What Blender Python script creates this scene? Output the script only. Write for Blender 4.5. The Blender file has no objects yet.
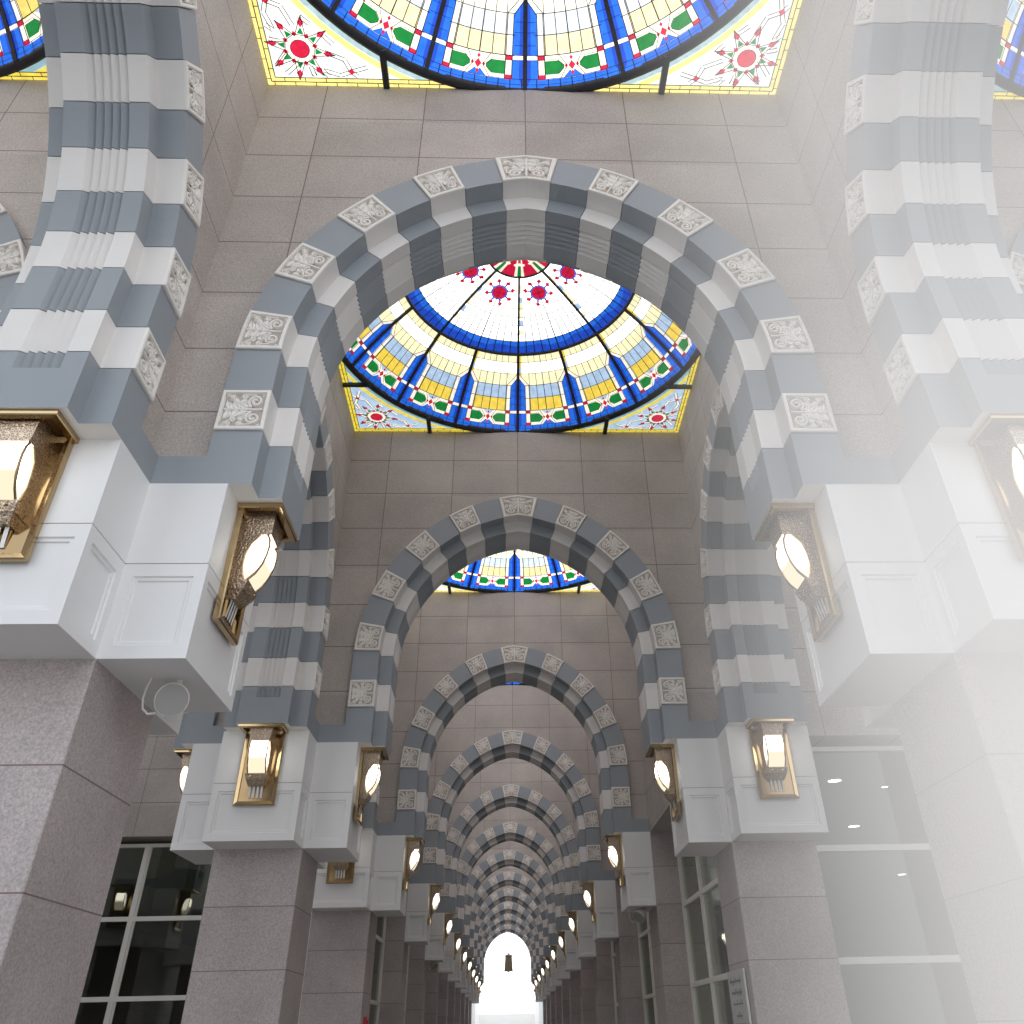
import bpy, math, random
from mathutils import Matrix, Vector
from math import sin, cos, pi, radians as R, degrees, acos, sqrt, hypot, atan2
random.seed(7)
C = bpy.context.scene.collection
SC = bpy.context.scene

# ------------------------------------------------------------------ measures
Z0 = 1.6                       # eye height over the floor; heights below are over the eye
PX = 2.967; AH = 0.4953; AL = 0.9947
def PY(n): return 5.169 + 6.0*(n-1)        # pier rows
def BY(b): return 2.169 + 6.0*b            # bay centres
ZB, ZS, ZT = 1.7325, 2.321, 2.892          # capital bottom, split, top
ZBAND = 3.104
ZSKY = 7.647
NARCH = 12
CEN = 0.259; R1O, R1I, R2I = 2.414, 2.080, 1.924; ZA = 4.0-ZT
D0, D1, D2, D3 = 0.0, 0.19, 0.775, 0.958

# ------------------------------------------------------------------ node materials
def mat(name):
    m = bpy.data.materials.new(name); m.use_nodes = True
    nt = m.node_tree
    for n in list(nt.nodes): nt.nodes.remove(n)
    out = nt.nodes.new('ShaderNodeOutputMaterial')
    return m, nt, out
def nd(nt, t, **kw):
    n = nt.nodes.new(t)
    for k, v in kw.items():
        if k in n.inputs.keys(): n.inputs[k].default_value = v
        else: setattr(n, k, v)
    return n
def math_(nt, op, a, b=None):
    n = nt.nodes.new('ShaderNodeMath'); n.operation = op
    for i, x in enumerate((a, b)):
        if x is None: continue
        if isinstance(x, (int, float)): n.inputs[i].default_value = x
        else: nt.links.new(x, n.inputs[i])
    return n.outputs[0]
def mixc(nt, f, a, b, mode='MIX'):
    n = nt.nodes.new('ShaderNodeMix'); n.data_type = 'RGBA'; n.blend_type = mode
    for s, x in ((0, f), (6, a), (7, b)):
        if isinstance(x, (int, float)): n.inputs[s].default_value = x
        elif isinstance(x, tuple): n.inputs[s].default_value = (*x, 1) if len(x) == 3 else x
        else: nt.links.new(x, n.inputs[s])
    return n.outputs[2]

def painted(name, col, rough=0.55, var=0.05, scale=3.0, bump=0.0):
    m, nt, out = mat(name)
    p = nd(nt, 'ShaderNodeBsdfPrincipled', Roughness=rough)
    g = nd(nt, 'ShaderNodeNewGeometry')
    nz = nd(nt, 'ShaderNodeTexNoise', Scale=scale, Detail=4.0)
    nt.links.new(g.outputs['Position'], nz.inputs['Vector'])
    lo = tuple(c*(1-var) for c in col); hi = tuple(min(1, c*(1+var)) for c in col)
    c = mixc(nt, nz.outputs['Fac'], lo, hi)
    nt.links.new(c, p.inputs['Base Color'])
    if bump:
        n2 = nd(nt, 'ShaderNodeTexNoise', Scale=120.0, Detail=2.0)
        nt.links.new(g.outputs['Position'], n2.inputs['Vector'])
        b = nd(nt, 'ShaderNodeBump', Strength=bump, Distance=0.01)
        nt.links.new(n2.outputs['Fac'], b.inputs['Height']); nt.links.new(b.outputs[0], p.inputs['Normal'])
    nt.links.new(p.outputs[0], out.inputs[0])
    return m

def granite(name, col, joints):
    """Speckled granite cladding; joints = 'wall' (0.59 x 0.99 slabs) or 'pier' (courses only)."""
    m, nt, out = mat(name)
    p = nd(nt, 'ShaderNodeBsdfPrincipled', Roughness=0.62)
    g = nd(nt, 'ShaderNodeNewGeometry')
    s = nd(nt, 'ShaderNodeSeparateXYZ'); nt.links.new(g.outputs['Position'], s.inputs[0])
    sn = nd(nt, 'ShaderNodeSeparateXYZ'); nt.links.new(g.outputs['True Normal'], sn.inputs[0])
    X, Y, Z = s.outputs
    def near(v, period, offset, w):
        a = math_(nt, 'ADD', v, -offset + period*100.5)
        a = math_(nt, 'MODULO', a, period)
        a = math_(nt, 'ADD', a, -period/2)
        a = math_(nt, 'ABSOLUTE', a)
        return math_(nt, 'LESS_THAN', a, w)
    if joints == 'wall':
        hz = near(Z, 0.5895, 4.137+Z0, 0.0055)
        def wrap(v, c, per):
            a = math_(nt, 'ADD', v, -c + per/2 + per*50)
            return math_(nt, 'ADD', math_(nt, 'MODULO', a, per), -per/2)
        vx = near(wrap(X, 0.0, 2*PX), 0.99, 0.0, 0.005)
        vy = near(wrap(Y, 2.169, 6.0), 0.99, 0.0, 0.005)
        isx = math_(nt, 'GREATER_THAN', math_(nt, 'ABSOLUTE', sn.outputs[0]), 0.5)
        v = math_(nt, 'ADD', math_(nt, 'MULTIPLY', vy, isx), math_(nt, 'MULTIPLY', vx, math_(nt, 'SUBTRACT', 1.0, isx)))
        j = math_(nt, 'MINIMUM', math_(nt, 'ADD', hz, v), 1.0)
        # slab to slab tone
        fx = math_(nt, 'FLOOR', math_(nt, 'DIVIDE', math_(nt, 'ADD', X, 59.4), 0.99))
        fy = math_(nt, 'FLOOR', math_(nt, 'DIVIDE', math_(nt, 'ADD', Y, 59.4), 0.99))
        fz = math_(nt, 'FLOOR', math_(nt, 'DIVIDE', math_(nt, 'ADD', Z, -5.737+59.0), 0.5895))
    else:
        j = near(Z, 0.5825, 1.168+Z0, 0.0042)
        fx = math_(nt, 'FLOOR', math_(nt, 'DIVIDE', X, 1.5)); fy = math_(nt, 'FLOOR', math_(nt, 'DIVIDE', Y, 3.0))
        fz = math_(nt, 'FLOOR', math_(nt, 'DIVIDE', math_(nt, 'ADD', Z, -2.768+58.25), 0.5825))
    cb = nd(nt, 'ShaderNodeCombineXYZ')
    for i, f in enumerate((fx, fy, fz)): nt.links.new(f, cb.inputs[i])
    wn = nd(nt, 'ShaderNodeTexWhiteNoise'); nt.links.new(cb.outputs[0], wn.inputs['Vector'])
    n1 = nd(nt, 'ShaderNodeTexNoise', Scale=75.0, Detail=3.0, Roughness=0.8); nt.links.new(g.outputs['Position'], n1.inputs['Vector'])
    n2 = nd(nt, 'ShaderNodeTexNoise', Scale=1.6, Detail=5.0); nt.links.new(g.outputs['Position'], n2.inputs['Vector'])
    n3 = nd(nt, 'ShaderNodeTexVoronoi', Scale=95.0); nt.links.new(g.outputs['Position'], n3.inputs['Vector'])
    r1 = nd(nt, 'ShaderNodeMapRange'); r1.inputs[1].default_value = 0.3; r1.inputs[2].default_value = 0.7; r1.inputs[3].default_value = 0.70; r1.inputs[4].default_value = 1.30
    nt.links.new(n1.outputs['Fac'], r1.inputs[0])
    r2 = nd(nt, 'ShaderNodeMapRange'); r2.inputs[1].default_value = 0.3; r2.inputs[2].default_value = 0.7; r2.inputs[3].default_value = 0.88; r2.inputs[4].default_value = 1.10
    nt.links.new(n2.outputs['Fac'], r2.inputs[0])
    r3 = nd(nt, 'ShaderNodeMapRange'); r3.inputs[3].default_value = 0.93; r3.inputs[4].default_value = 1.07
    nt.links.new(wn.outputs['Value'], r3.inputs[0])
    f = math_(nt, 'MULTIPLY', math_(nt, 'MULTIPLY', r1.outputs[0], r2.outputs[0]), r3.outputs[0])
    tint = mixc(nt, n3.outputs['Color'], tuple(c*0.88 for c in col), tuple(c*1.1 for c in col))
    sc = nd(nt, 'ShaderNodeVectorMath', operation='SCALE'); nt.links.new(tint, sc.inputs[0]); nt.links.new(f, sc.inputs['Scale'])
    c = mixc(nt, j, sc.outputs[0], tuple(x*v for x, v in zip(col, (0.42, 0.36, 0.33))))
    nt.links.new(c, p.inputs['Base Color'])
    b = nd(nt, 'ShaderNodeBump', Strength=0.12, Distance=0.005)
    nt.links.new(n1.outputs['Fac'], b.inputs['Height']); nt.links.new(b.outputs[0], p.inputs['Normal'])
    nt.links.new(p.outputs[0], out.inputs[0])
    return m

def metal(name, col, rough, filigree=False):
    m, nt, out = mat(name)
    p = nd(nt, 'ShaderNodeBsdfPrincipled', Roughness=rough, Metallic=1.0)
    p.inputs['Base Color'].default_value = (*col, 1)
    tc = nd(nt, 'ShaderNodeTexCoord')
    if filigree:
        v = nd(nt, 'ShaderNodeTexVoronoi', Scale=58.0); v.feature = 'DISTANCE_TO_EDGE'
        nt.links.new(tc.outputs['Object'], v.inputs['Vector'])
        n = nd(nt, 'ShaderNodeTexNoise', Scale=60.0, Detail=2.0); nt.links.new(tc.outputs['Object'], n.inputs['Vector'])
        h = math_(nt, 'ADD', math_(nt, 'LESS_THAN', v.outputs['Distance'], 0.12), n.outputs['Fac'])
        b = nd(nt, 'ShaderNodeBump', Strength=0.9, Distance=0.006)
        nt.links.new(h, b.inputs['Height']); nt.links.new(b.outputs[0], p.inputs['Normal'])
        c = mixc(nt, math_(nt, 'LESS_THAN', v.outputs['Distance'], 0.10), tuple(x*0.50 for x in col), tuple(min(1, x*1.1) for x in col))
        nt.links.new(c, p.inputs['Base Color'])
    else:
        n = nd(nt, 'ShaderNodeTexNoise', Scale=9.0, Detail=2.0); nt.links.new(tc.outputs['Object'], n.inputs['Vector'])
        r = nd(nt, 'ShaderNodeMapRange'); r.inputs[3].default_value = rough*0.6; r.inputs[4].default_value = rough*1.5
        nt.links.new(n.outputs['Fac'], r.inputs[0]); nt.links.new(r.outputs[0], p.inputs['Roughness'])
    nt.links.new(p.outputs[0], out.inputs[0])
    return m

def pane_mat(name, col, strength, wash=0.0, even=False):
    """Daylit leaded glass: daylight is put in as emission; the object colour sets how bright it glows."""
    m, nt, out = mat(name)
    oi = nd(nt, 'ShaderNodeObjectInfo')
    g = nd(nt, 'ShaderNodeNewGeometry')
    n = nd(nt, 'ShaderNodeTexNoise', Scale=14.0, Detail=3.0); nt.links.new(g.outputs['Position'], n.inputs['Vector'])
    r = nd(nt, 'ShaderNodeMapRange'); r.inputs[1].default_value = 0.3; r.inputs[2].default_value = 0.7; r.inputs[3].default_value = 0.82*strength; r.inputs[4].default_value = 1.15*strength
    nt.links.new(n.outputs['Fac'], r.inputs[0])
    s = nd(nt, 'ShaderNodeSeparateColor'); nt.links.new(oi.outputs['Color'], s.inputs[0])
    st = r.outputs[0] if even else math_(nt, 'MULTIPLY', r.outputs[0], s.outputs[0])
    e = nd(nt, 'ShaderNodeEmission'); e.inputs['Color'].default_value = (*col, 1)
    if wash:  # mixes an overexposed look toward white into the pane colour
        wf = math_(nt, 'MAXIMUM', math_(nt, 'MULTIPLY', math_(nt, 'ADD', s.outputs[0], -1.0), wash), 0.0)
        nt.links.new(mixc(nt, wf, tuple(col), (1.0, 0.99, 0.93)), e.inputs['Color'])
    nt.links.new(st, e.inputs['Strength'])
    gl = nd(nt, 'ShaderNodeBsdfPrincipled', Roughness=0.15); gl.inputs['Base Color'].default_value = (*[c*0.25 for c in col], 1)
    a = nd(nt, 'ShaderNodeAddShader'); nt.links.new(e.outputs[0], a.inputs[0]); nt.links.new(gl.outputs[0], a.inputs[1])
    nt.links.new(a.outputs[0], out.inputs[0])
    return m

def glass_mat(name, tint, refl):
    m, nt, out = mat(name)
    t = nd(nt, 'ShaderNodeBsdfTransparent'); t.inputs[0].default_value = (*tint, 1)
    gl = nd(nt, 'ShaderNodeBsdfGlossy', Roughness=0.015); gl.inputs[0].default_value = (0.9, 0.93, 0.9, 1)
    fr = nd(nt, 'ShaderNodeFresnel', IOR=1.5)
    f = math_(nt, 'ADD', math_(nt, 'MULTIPLY', fr.outputs[0], 0.6), refl)
    mx = nd(nt, 'ShaderNodeMixShader'); nt.links.new(f, mx.inputs[0]); nt.links.new(t.outputs[0], mx.inputs[1]); nt.links.new(gl.outputs[0], mx.inputs[2])
    nt.links.new(mx.outputs[0], out.inputs[0])
    return m

def lamp_mat(name, top, low, split):
    """Lit lantern glass: the bulb burns in the upper half, the lower half glows cream."""
    m, nt, out = mat(name)
    tc = nd(nt, 'ShaderNodeTexCoord'); s = nd(nt, 'ShaderNodeSeparateXYZ'); nt.links.new(tc.outputs['Object'], s.inputs[0])
    r = nd(nt, 'ShaderNodeMapRange'); r.interpolation_type = 'SMOOTHSTEP'
    r.inputs[1].default_value = split-0.035; r.inputs[2].default_value = split+0.035
    nt.links.new(s.outputs[2], r.inputs[0])
    c = mixc(nt, r.outputs[0], low, top)
    e = nd(nt, 'ShaderNodeEmission', Strength=1.0); nt.links.new(c, e.inputs[0])
    nt.links.new(e.outputs[0], out.inputs[0])
    return m

def glow(name, col, strength):
    m, nt, out = mat(name)
    e = nd(nt, 'ShaderNodeEmission', Strength=strength); e.inputs[0].default_value = (*col, 1)
    nt.links.new(e.outputs[0], out.inputs[0])
    return m

M = dict(
    wall=granite('granite_wall', (0.46, 0.415, 0.385), 'wall'),
    pier=granite('granite_pier', (0.445, 0.385, 0.378), 'pier'),
    grey=painted('grey_stone', (0.300, 0.330, 0.362), 0.6),
    white=painted('white_stone', (0.80, 0.775, 0.755), 0.55),
    cap=painted('white_capital', (0.82, 0.815, 0.815), 0.5, 0.02),
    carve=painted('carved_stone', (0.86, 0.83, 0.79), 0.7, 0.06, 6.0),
    carveshade=painted('carved_stone_shaded_ground', (0.47, 0.41, 0.36), 0.8, 0.10, 14.0),  # darker colour stands in for shade in the carving's undercuts
    joint=painted('joint_mortar', (0.30, 0.22, 0.17), 0.9),
    lead=painted('black_lead', (0.012, 0.013, 0.018), 0.5),
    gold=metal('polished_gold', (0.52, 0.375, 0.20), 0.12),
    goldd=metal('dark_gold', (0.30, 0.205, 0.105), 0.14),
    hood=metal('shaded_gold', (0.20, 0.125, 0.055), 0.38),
    fili=metal('filigree_gold', (0.62, 0.48, 0.36), 0.34, True),
    frame=painted('window_frame_paint', (0.80, 0.78, 0.73), 0.5),
    glassL=glass_mat('dark_window_glass', (0.60, 0.64, 0.58), 0.055),
    glassR=glass_mat('clear_window_glass', (0.72, 0.75, 0.70), 0.01),
    room=painted('interior_wall_dark', (0.16, 0.16, 0.13), 0.9),
    roomR=painted('interior_wall_grey', (0.32, 0.33, 0.30), 0.9),
    floor=painted('floor_marble', (0.29, 0.275, 0.26), 0.35),
    pale=painted('pale_stone', (0.93, 0.88, 0.82), 0.8),
    lampglass=lamp_mat('lit_lantern_glass', (7.0, 6.4, 5.3), (1.1, 0.93, 0.66), 0.50),
    lampside=lamp_mat('lit_lantern_side_glass', (4.0, 3.8, 3.3), (1.2, 1.1, 0.9), 0.42),
    down=glow('downlight_glow', (1.0, 0.97, 0.9), 14.0),
    plastic=painted('white_plastic', (0.68, 0.66, 0.62), 0.4),
    lens=painted('grey_lens', (0.30, 0.285, 0.275), 0.3),
    red=painted('red_plastic', (0.5, 0.02, 0.03), 0.4),
    sign=painted('sign_panel_grey', (0.44, 0.45, 0.44), 0.3),
    ink=painted('sign_lettering_dark', (0.10, 0.11, 0.12), 0.5),
    edge=painted('sign_edge_glint_white', (0.85, 0.86, 0.86), 0.3),
    bronze=painted('lantern_bronze', (0.30, 0.24, 0.15), 0.5),  # lightened to carry bloom from the bright opening behind
)
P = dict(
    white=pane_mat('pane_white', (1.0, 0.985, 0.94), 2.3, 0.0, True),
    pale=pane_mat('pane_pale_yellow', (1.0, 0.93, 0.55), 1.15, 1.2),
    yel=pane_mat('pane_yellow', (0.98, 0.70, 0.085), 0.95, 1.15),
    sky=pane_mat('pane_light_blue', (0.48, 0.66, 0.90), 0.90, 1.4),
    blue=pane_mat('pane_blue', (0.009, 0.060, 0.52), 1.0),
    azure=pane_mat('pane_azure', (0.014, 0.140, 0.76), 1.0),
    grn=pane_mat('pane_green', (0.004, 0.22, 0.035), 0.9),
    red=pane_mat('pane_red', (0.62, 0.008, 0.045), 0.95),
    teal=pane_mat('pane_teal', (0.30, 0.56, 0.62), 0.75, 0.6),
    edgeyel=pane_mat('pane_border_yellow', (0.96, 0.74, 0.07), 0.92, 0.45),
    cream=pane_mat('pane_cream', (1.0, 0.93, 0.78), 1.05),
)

# ------------------------------------------------------------------ mesh helpers
class MB:
    def __init__(s): s.v = []; s.f = []; s.m = []; s.mats = []; s.sm = []
    def mi(s, m):
        if m not in s.mats: s.mats.append(m)
        return s.mats.index(m)
    def face(s, pts, m, smooth=False):
        b = len(s.v); s.v += [tuple(p) for p in pts]; s.f.append(list(range(b, b+len(pts)))); s.m.append(s.mi(m)); s.sm.append(smooth)
    def grid(s, rows, m, closed=False, smooth=False, flip=False):
        b = len(s.v); n = len(rows[0])
        for r in rows: s.v += [tuple(p) for p in r]
        k = s.mi(m)
        for i in range(len(rows)-1):
            for j in range(n if closed else n-1):
                a = [b+i*n+j, b+i*n+(j+1) % n, b+(i+1)*n+(j+1) % n, b+(i+1)*n+j]
                s.f.append(a[::-1] if flip else a); s.m.append(k); s.sm.append(smooth)
    def box(s, x0, x1, y0, y1, z0, z1, m):
        p = [(x, y, z) for z in (z0, z1) for y in (y0, y1) for x in (x0, x1)]
        b = len(s.v); s.v += p; k = s.mi(m)
        for q in ((0,2,3,1),(4,5,7,6),(0,1,5,4),(2,6,7,3),(0,4,6,2),(1,3,7,5)):
            s.f.append([b+i for i in q]); s.m.append(k); s.sm.append(False)
    def prism(s, pts, z0, z1, m, caps=True, mbot=None):
        n = len(pts)
        for i in range(n):
            a, b = pts[i], pts[(i+1) % n]
            s.face([(a[0],a[1],z0),(b[0],b[1],z0),(b[0],b[1],z1),(a[0],a[1],z1)], m)
        if caps:
            s.face([(p[0],p[1],z0) for p in reversed(pts)], mbot or m); s.face([(p[0],p[1],z1) for p in pts], m)
    def tube(s, path, r, m, n=8, closed=False, cap=True):
        rings = []
        L = len(path)
        for i, p in enumerate(path):
            a = path[(i-1) % L] if (closed or i > 0) else p
            b = path[(i+1) % L] if (closed or i < L-1) else p
            t = [b[k]-a[k] for k in range(3)]; l = sqrt(sum(x*x for x in t)) or 1; t = [x/l for x in t]
            up = (0,0,1) if abs(t[2]) < 0.9 else (1,0,0)
            u = (t[1]*up[2]-t[2]*up[1], t[2]*up[0]-t[0]*up[2], t[0]*up[1]-t[1]*up[0]); lu = sqrt(sum(x*x for x in u)); u = [x/lu for x in u]
            w = (t[1]*u[2]-t[2]*u[1], t[2]*u[0]-t[0]*u[2], t[0]*u[1]-t[1]*u[0])
            rr = r[i] if isinstance(r, (list, tuple)) else r
            rings.append([tuple(p[k]+rr*(cos(2*pi*j/n)*u[k]+sin(2*pi*j/n)*w[k]) for k in range(3)) for j in range(n)])
        if closed: rings.append(rings[0])
        s.grid(rings, m, closed=True, smooth=True)
        if cap and not closed: s.face(rings[0][::-1], m); s.face(rings[-1], m)
    def mesh(s, name):
        me = bpy.data.meshes.new(name); me.from_pydata(s.v, [], s.f)
        for m in s.mats: me.materials.append(m)
        me.polygons.foreach_set('material_index', s.m); me.polygons.foreach_set('use_smooth', s.sm)
        me.update()
        return me
    def weld(s, name, normals=True):
        import bmesh
        me = s.mesh(name); bm = bmesh.new(); bm.from_mesh(me)
        bmesh.ops.remove_doubles(bm, verts=bm.verts, dist=1e-5)
        if normals: bmesh.ops.recalc_face_normals(bm, faces=bm.faces)
        bm.to_mesh(me); bm.free(); return me

def obj(name, me, parent=None, loc=(0,0,0), rz=0.0):
    o = bpy.data.objects.new(name, me); C.objects.link(o)
    o.location = loc; o.rotation_euler = (0,0,rz)
    if parent: o.parent = parent
    return o
def tag(o, label, cat, group=None, kind=None):
    o['label'] = label
    if cat: o['category'] = cat
    if group: o['group'] = group
    if kind: o['kind'] = kind
    return o
def thing(name, label, cat, loc, rz=0.0, group=None):
    return tag(obj(name, None, None, loc, rz), label, cat, group)
def struct(name, me, loc=(0,0,0), parent=None):
    o = obj(name, me, parent, loc)
    if not parent: o['kind'] = 'structure'
    return o
ORD = ['', 'first', 'second', 'third', 'fourth', 'fifth', 'sixth', 'seventh', 'eighth', 'ninth', 'tenth', 'eleventh', 'twelfth']

# ------------------------------------------------------------------ striped arch
def FL(base):      # soffit profile with five saw-tooth flutes in the middle
    out = []
    w = (0.605-0.325)/5
    for i in range(5):
        a = 0.325+i*w
        out += [(a, base), (a+0.004, base+0.036), (a+w-0.006, base+0.004)]
    out += [(0.605, base)]
    return out
def profile(flutes):
    mid = FL(R2I) if flutes else [(0.325, R2I), (0.605, R2I)]
    return [(D0, R1O), (D0, R1I), (D1, R1I), (D1, R2I)] + mid + [(D2, R2I), (D2, R1I), (D3, R1I), (D3, R1O)]
def at_leg(z): return lambda r: (r-CEN, z)
def at_arc(th): return lambda r: (r*cos(th)-CEN, ZA+r*sin(th))
T77 = R(77.0)
def at_key(u): 
    def f(r):
        th = T77+u*(acos(CEN/r)-T77); return (r*cos(th)-CEN, ZA+r*sin(th))
    return f
def sweep(mb, stations, prof, sgn, m, cap0=True, cap1=True, mcap0=None):
    rows = []
    for st in stations:
        rows.append([(sgn*st(r)[0], y, st(r)[1]) for y, r in prof])
    mb.grid(rows, m, closed=True, flip=(sgn < 0))
    if cap0: mb.face(rows[0] if sgn > 0 else rows[0][::-1], mcap0 or m)
    if cap1: mb.face(rows[-1][::-1] if sgn > 0 else rows[-1], m)

G = 0.0035; GA = 0.0017
SEGS = []   # (kind, stations builder)
def leg_seg(z0, z1): return [at_leg(z0+G), at_leg(z1-G)]
def arc_seg(d0, d1, n=5): return [at_arc(R(d0)+GA+(R(d1)-R(d0)-2*GA)*i/n) for i in range(n+1)]
WH = [('leg', 0.42, 0.765), ('arc', 1.0, 10.3), ('arc', 20.0, 29.7), ('arc', 39.3, 48.8), ('arc', 58.2, 67.5)]
GR = [('mix', 0.765, 1.0), ('arc', 10.3, 20.0), ('arc', 29.7, 39.3), ('arc', 48.8, 58.2), ('arc', 67.5, 77.0)]
def seg_stations(s):
    if s[0] == 'leg': return leg_seg(s[1], s[2])
    if s[0] == 'arc': return arc_seg(s[1], s[2])
    return [at_leg(0.765+G), at_leg(ZA), at_arc(R(1.0)-GA)]
PF, PN = profile(True), profile(False)
def base_mesh(sgn):
    mb = MB()
    sweep(mb, [at_leg(0.0), at_leg(0.29)], PN, sgn, M['grey'], mcap0=M['white'])
    sweep(mb, [at_leg(0.2902), at_leg(0.42-G)], PF, sgn, M['grey'])
    x0, x1 = sorted((sgn*2.10, sgn*2.4712))
    mb.box(x0, x1, 0.0008, D3-0.0008, 0.0, ZBAND-ZT, M['grey'])
    return mb
def vous(s, sgn, m):
    mb = MB(); sweep(mb, seg_stations(s), PF, sgn, m); return mb
def key_vous():
    mb = MB()
    us = [0, .25, .5, .75, 1.0]
    rows = []
    for u in us: rows.append([(-at_key(u)(r)[0], y, at_key(u)(r)[1]) for y, r in PF])
    for u in us[-2::-1]: rows.append([(at_key(u)(r)[0], y, at_key(u)(r)[1]) for y, r in PF])
    mb.grid(rows, M['white'], closed=True, flip=True)
    mb.face(rows[0][::-1], M['white']); mb.face(rows[-1], M['white'])
    return mb

# carved scroll panel, drawn in a unit square (u along the ring, v outward, h relief)
def carve_shapes(keystone):
    ribs = []
    def spiral(cu, cv, r0, turns, a0, d):
        pts = []
        n = 34
        for i in range(n+1):
            t = i/n; rr = r0*(1-t*0.86); a = a0+d*turns*2*pi*t
            pts.append((cu+rr*cos(a), cv+rr*sin(a)))
        return pts
    ribs.append((spiral(0.29, 0.27, 0.155, 1.7, pi*0.10, 1), 0.030))
    ribs.append((spiral(0.71, 0.27, 0.155, 1.7, pi*0.90, -1), 0.030))
    ribs.append(([(0.5, 0.10), (0.5, 0.3), (0.5, 0.5), (0.5, 0.88)], 0.026))
    ribs.append(([(0.445, 0.33), (0.42, 0.45), (0.33, 0.62), (0.16, 0.80)], 0.018))
    ribs.append(([(0.555, 0.33), (0.58, 0.45), (0.67, 0.62), (0.84, 0.80)], 0.018))
    ribs.append(([(0.13, 0.28), (0.12, 0.42), (0.14, 0.55)], 0.016))
    ribs.append(([(0.87, 0.28), (0.88, 0.42), (0.86, 0.55)], 0.016))
    leaves = []
    for s in (-1, 1):
        for (u, v, a, l, w) in ((0.07, 0.50, 50, 0.20, 0.055), (0.10, 0.66, 35, 0.24, 0.06), (0.12, 0.82, 20, 0.24, 0.05),
                                (0.22, 0.52, 120, 0.17, 0.05), (0.33, 0.78, 75, 0.17, 0.05), (0.36, 0.53, 10, 0.16, 0.05),
                                (0.24, 0.68, -10, 0.15, 0.045), (0.38, 0.90, 150, 0.15, 0.04), (0.40, 0.12, 60, 0.12, 0.04), (0.41, 0.88, 40, 0.10, 0.04)):
            leaves.append((0.5+s*u, v, a, l, w, s))
    return ribs, leaves
def panel_mesh(mapf):
    """mapf(u, v) -> (x, z); relief toward -y"""
    mb = MB()
    def pt(u, v, h): x, z = mapf(u, v); return (x, -h, z)
    b = 0.085; H = 0.021; F0 = 0.003
    n = 6
    us = [i/n for i in range(n+1)]; ui = [b+(1-2*b)*i/n for i in range(n+1)]
    # ground
    mb.grid([[pt(u, b, F0) for u in ui], [pt(u, 1-b, F0) for u in ui]], M['carveshade'])
    # raised border: outer wall, top, inner wall
    def ring(e, h):
        return ([(e+(1-2*e)*t, e) for t in us] + [(1-e, e+(1-2*e)*t) for t in us[1:]] + [(1-e-(1-2*e)*t, 1-e) for t in us[1:]] + [(e, 1-e-(1-2*e)*t) for t in us[1:-1]]), h
    rows = []
    for e, h in ((0.0, 0.0), (0.0, H-0.006), (0.018, H), (b-0.012, H), (b, F0)):
        L, h = ring(e, h); rows.append([pt(u, v, h) for u, v in L])
    mb.grid(rows, M['carve'], closed=True)
    ribs, leaves = carve_shapes(False)
    for pts, w in ribs:
        if len(pts) < 8:      # smooth the short stems
            q = []
            for i in range(len(pts)-1):
                for t in (0, .5): q.append(tuple(pts[i][k]+(pts[i+1][k]-pts[i][k])*t for k in (0, 1)))
            pts = q+[pts[-1]]
        L, Cc, Rr = [], [], []
        for i, p in enumerate(pts):
            a = pts[max(0, i-1)]; c = pts[min(len(pts)-1, i+1)]
            dx, dy = c[0]-a[0], c[1]-a[1]; l = hypot(dx, dy) or 1; nx, ny = -dy/l*w, dx/l*w
            L.append(pt(p[0]+nx, p[1]+ny, F0)); Cc.append((pt(p[0]+nx*.55, p[1]+ny*.55, H-.002), pt(p[0]-nx*.55, p[1]-ny*.55, H-.002))); Rr.append(pt(p[0]-nx, p[1]-ny, F0))
        mb.grid([[L[i], Cc[i][0], Cc[i][1], Rr[i]] for i in range(len(pts))], M['carve'])
    for (u, v, a, l, w, s) in leaves:
        ca, sa = cos(R(a))*s, sin(R(a))
        sp = []
        for t in (0, .2, .45, .7, 1.0):
            ww = w*sin(pi*min(1, t**0.8))*1.75
            cx, cy = u+ca*(t-.5)*l, v+sa*(t-.5)*l
            e = 1-b-.01
            f = lambda q: (min(max(q[0], b+.01), e), min(max(q[1], b+.01), e))
            A, Bq, Cq = f((cx-sa*ww, cy+ca*ww)), f((cx, cy)), f((cx+sa*ww, cy-ca*ww))
            sp.append([pt(*A, F0), pt((A[0]+Bq[0])/2, (A[1]+Bq[1])/2, H-.003), pt(*Bq, H-.012), pt((Cq[0]+Bq[0])/2, (Cq[1]+Bq[1])/2, H-.003), pt(*Cq, F0)])
        mb.grid(sp, M['carve'])
    return mb.mesh('carved_panel')
def panel_map(s, sgn):
    if s[0] == 'leg':
        return lambda u, v: (sgn*(R1I+(R1O-R1I)*v-CEN), s[1]+G+(s[2]-s[1]-2*G)*u)
    d0, d1 = R(s[1])+GA, R(s[2])-GA
    return lambda u, v: (sgn*((R1I+(R1O-R1I)*v)*cos(d0+(d1-d0)*u)-CEN), ZA+(R1I+(R1O-R1I)*v)*sin(d0+(d1-d0)*u))
def key_map(u, v):
    r = R1I+(R1O-R1I)*v
    if u <= 0.5: x, z = at_key(2*u)(r); return (-x, z)
    x, z = at_key(2*(1-u))(r); return (x, z)

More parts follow.
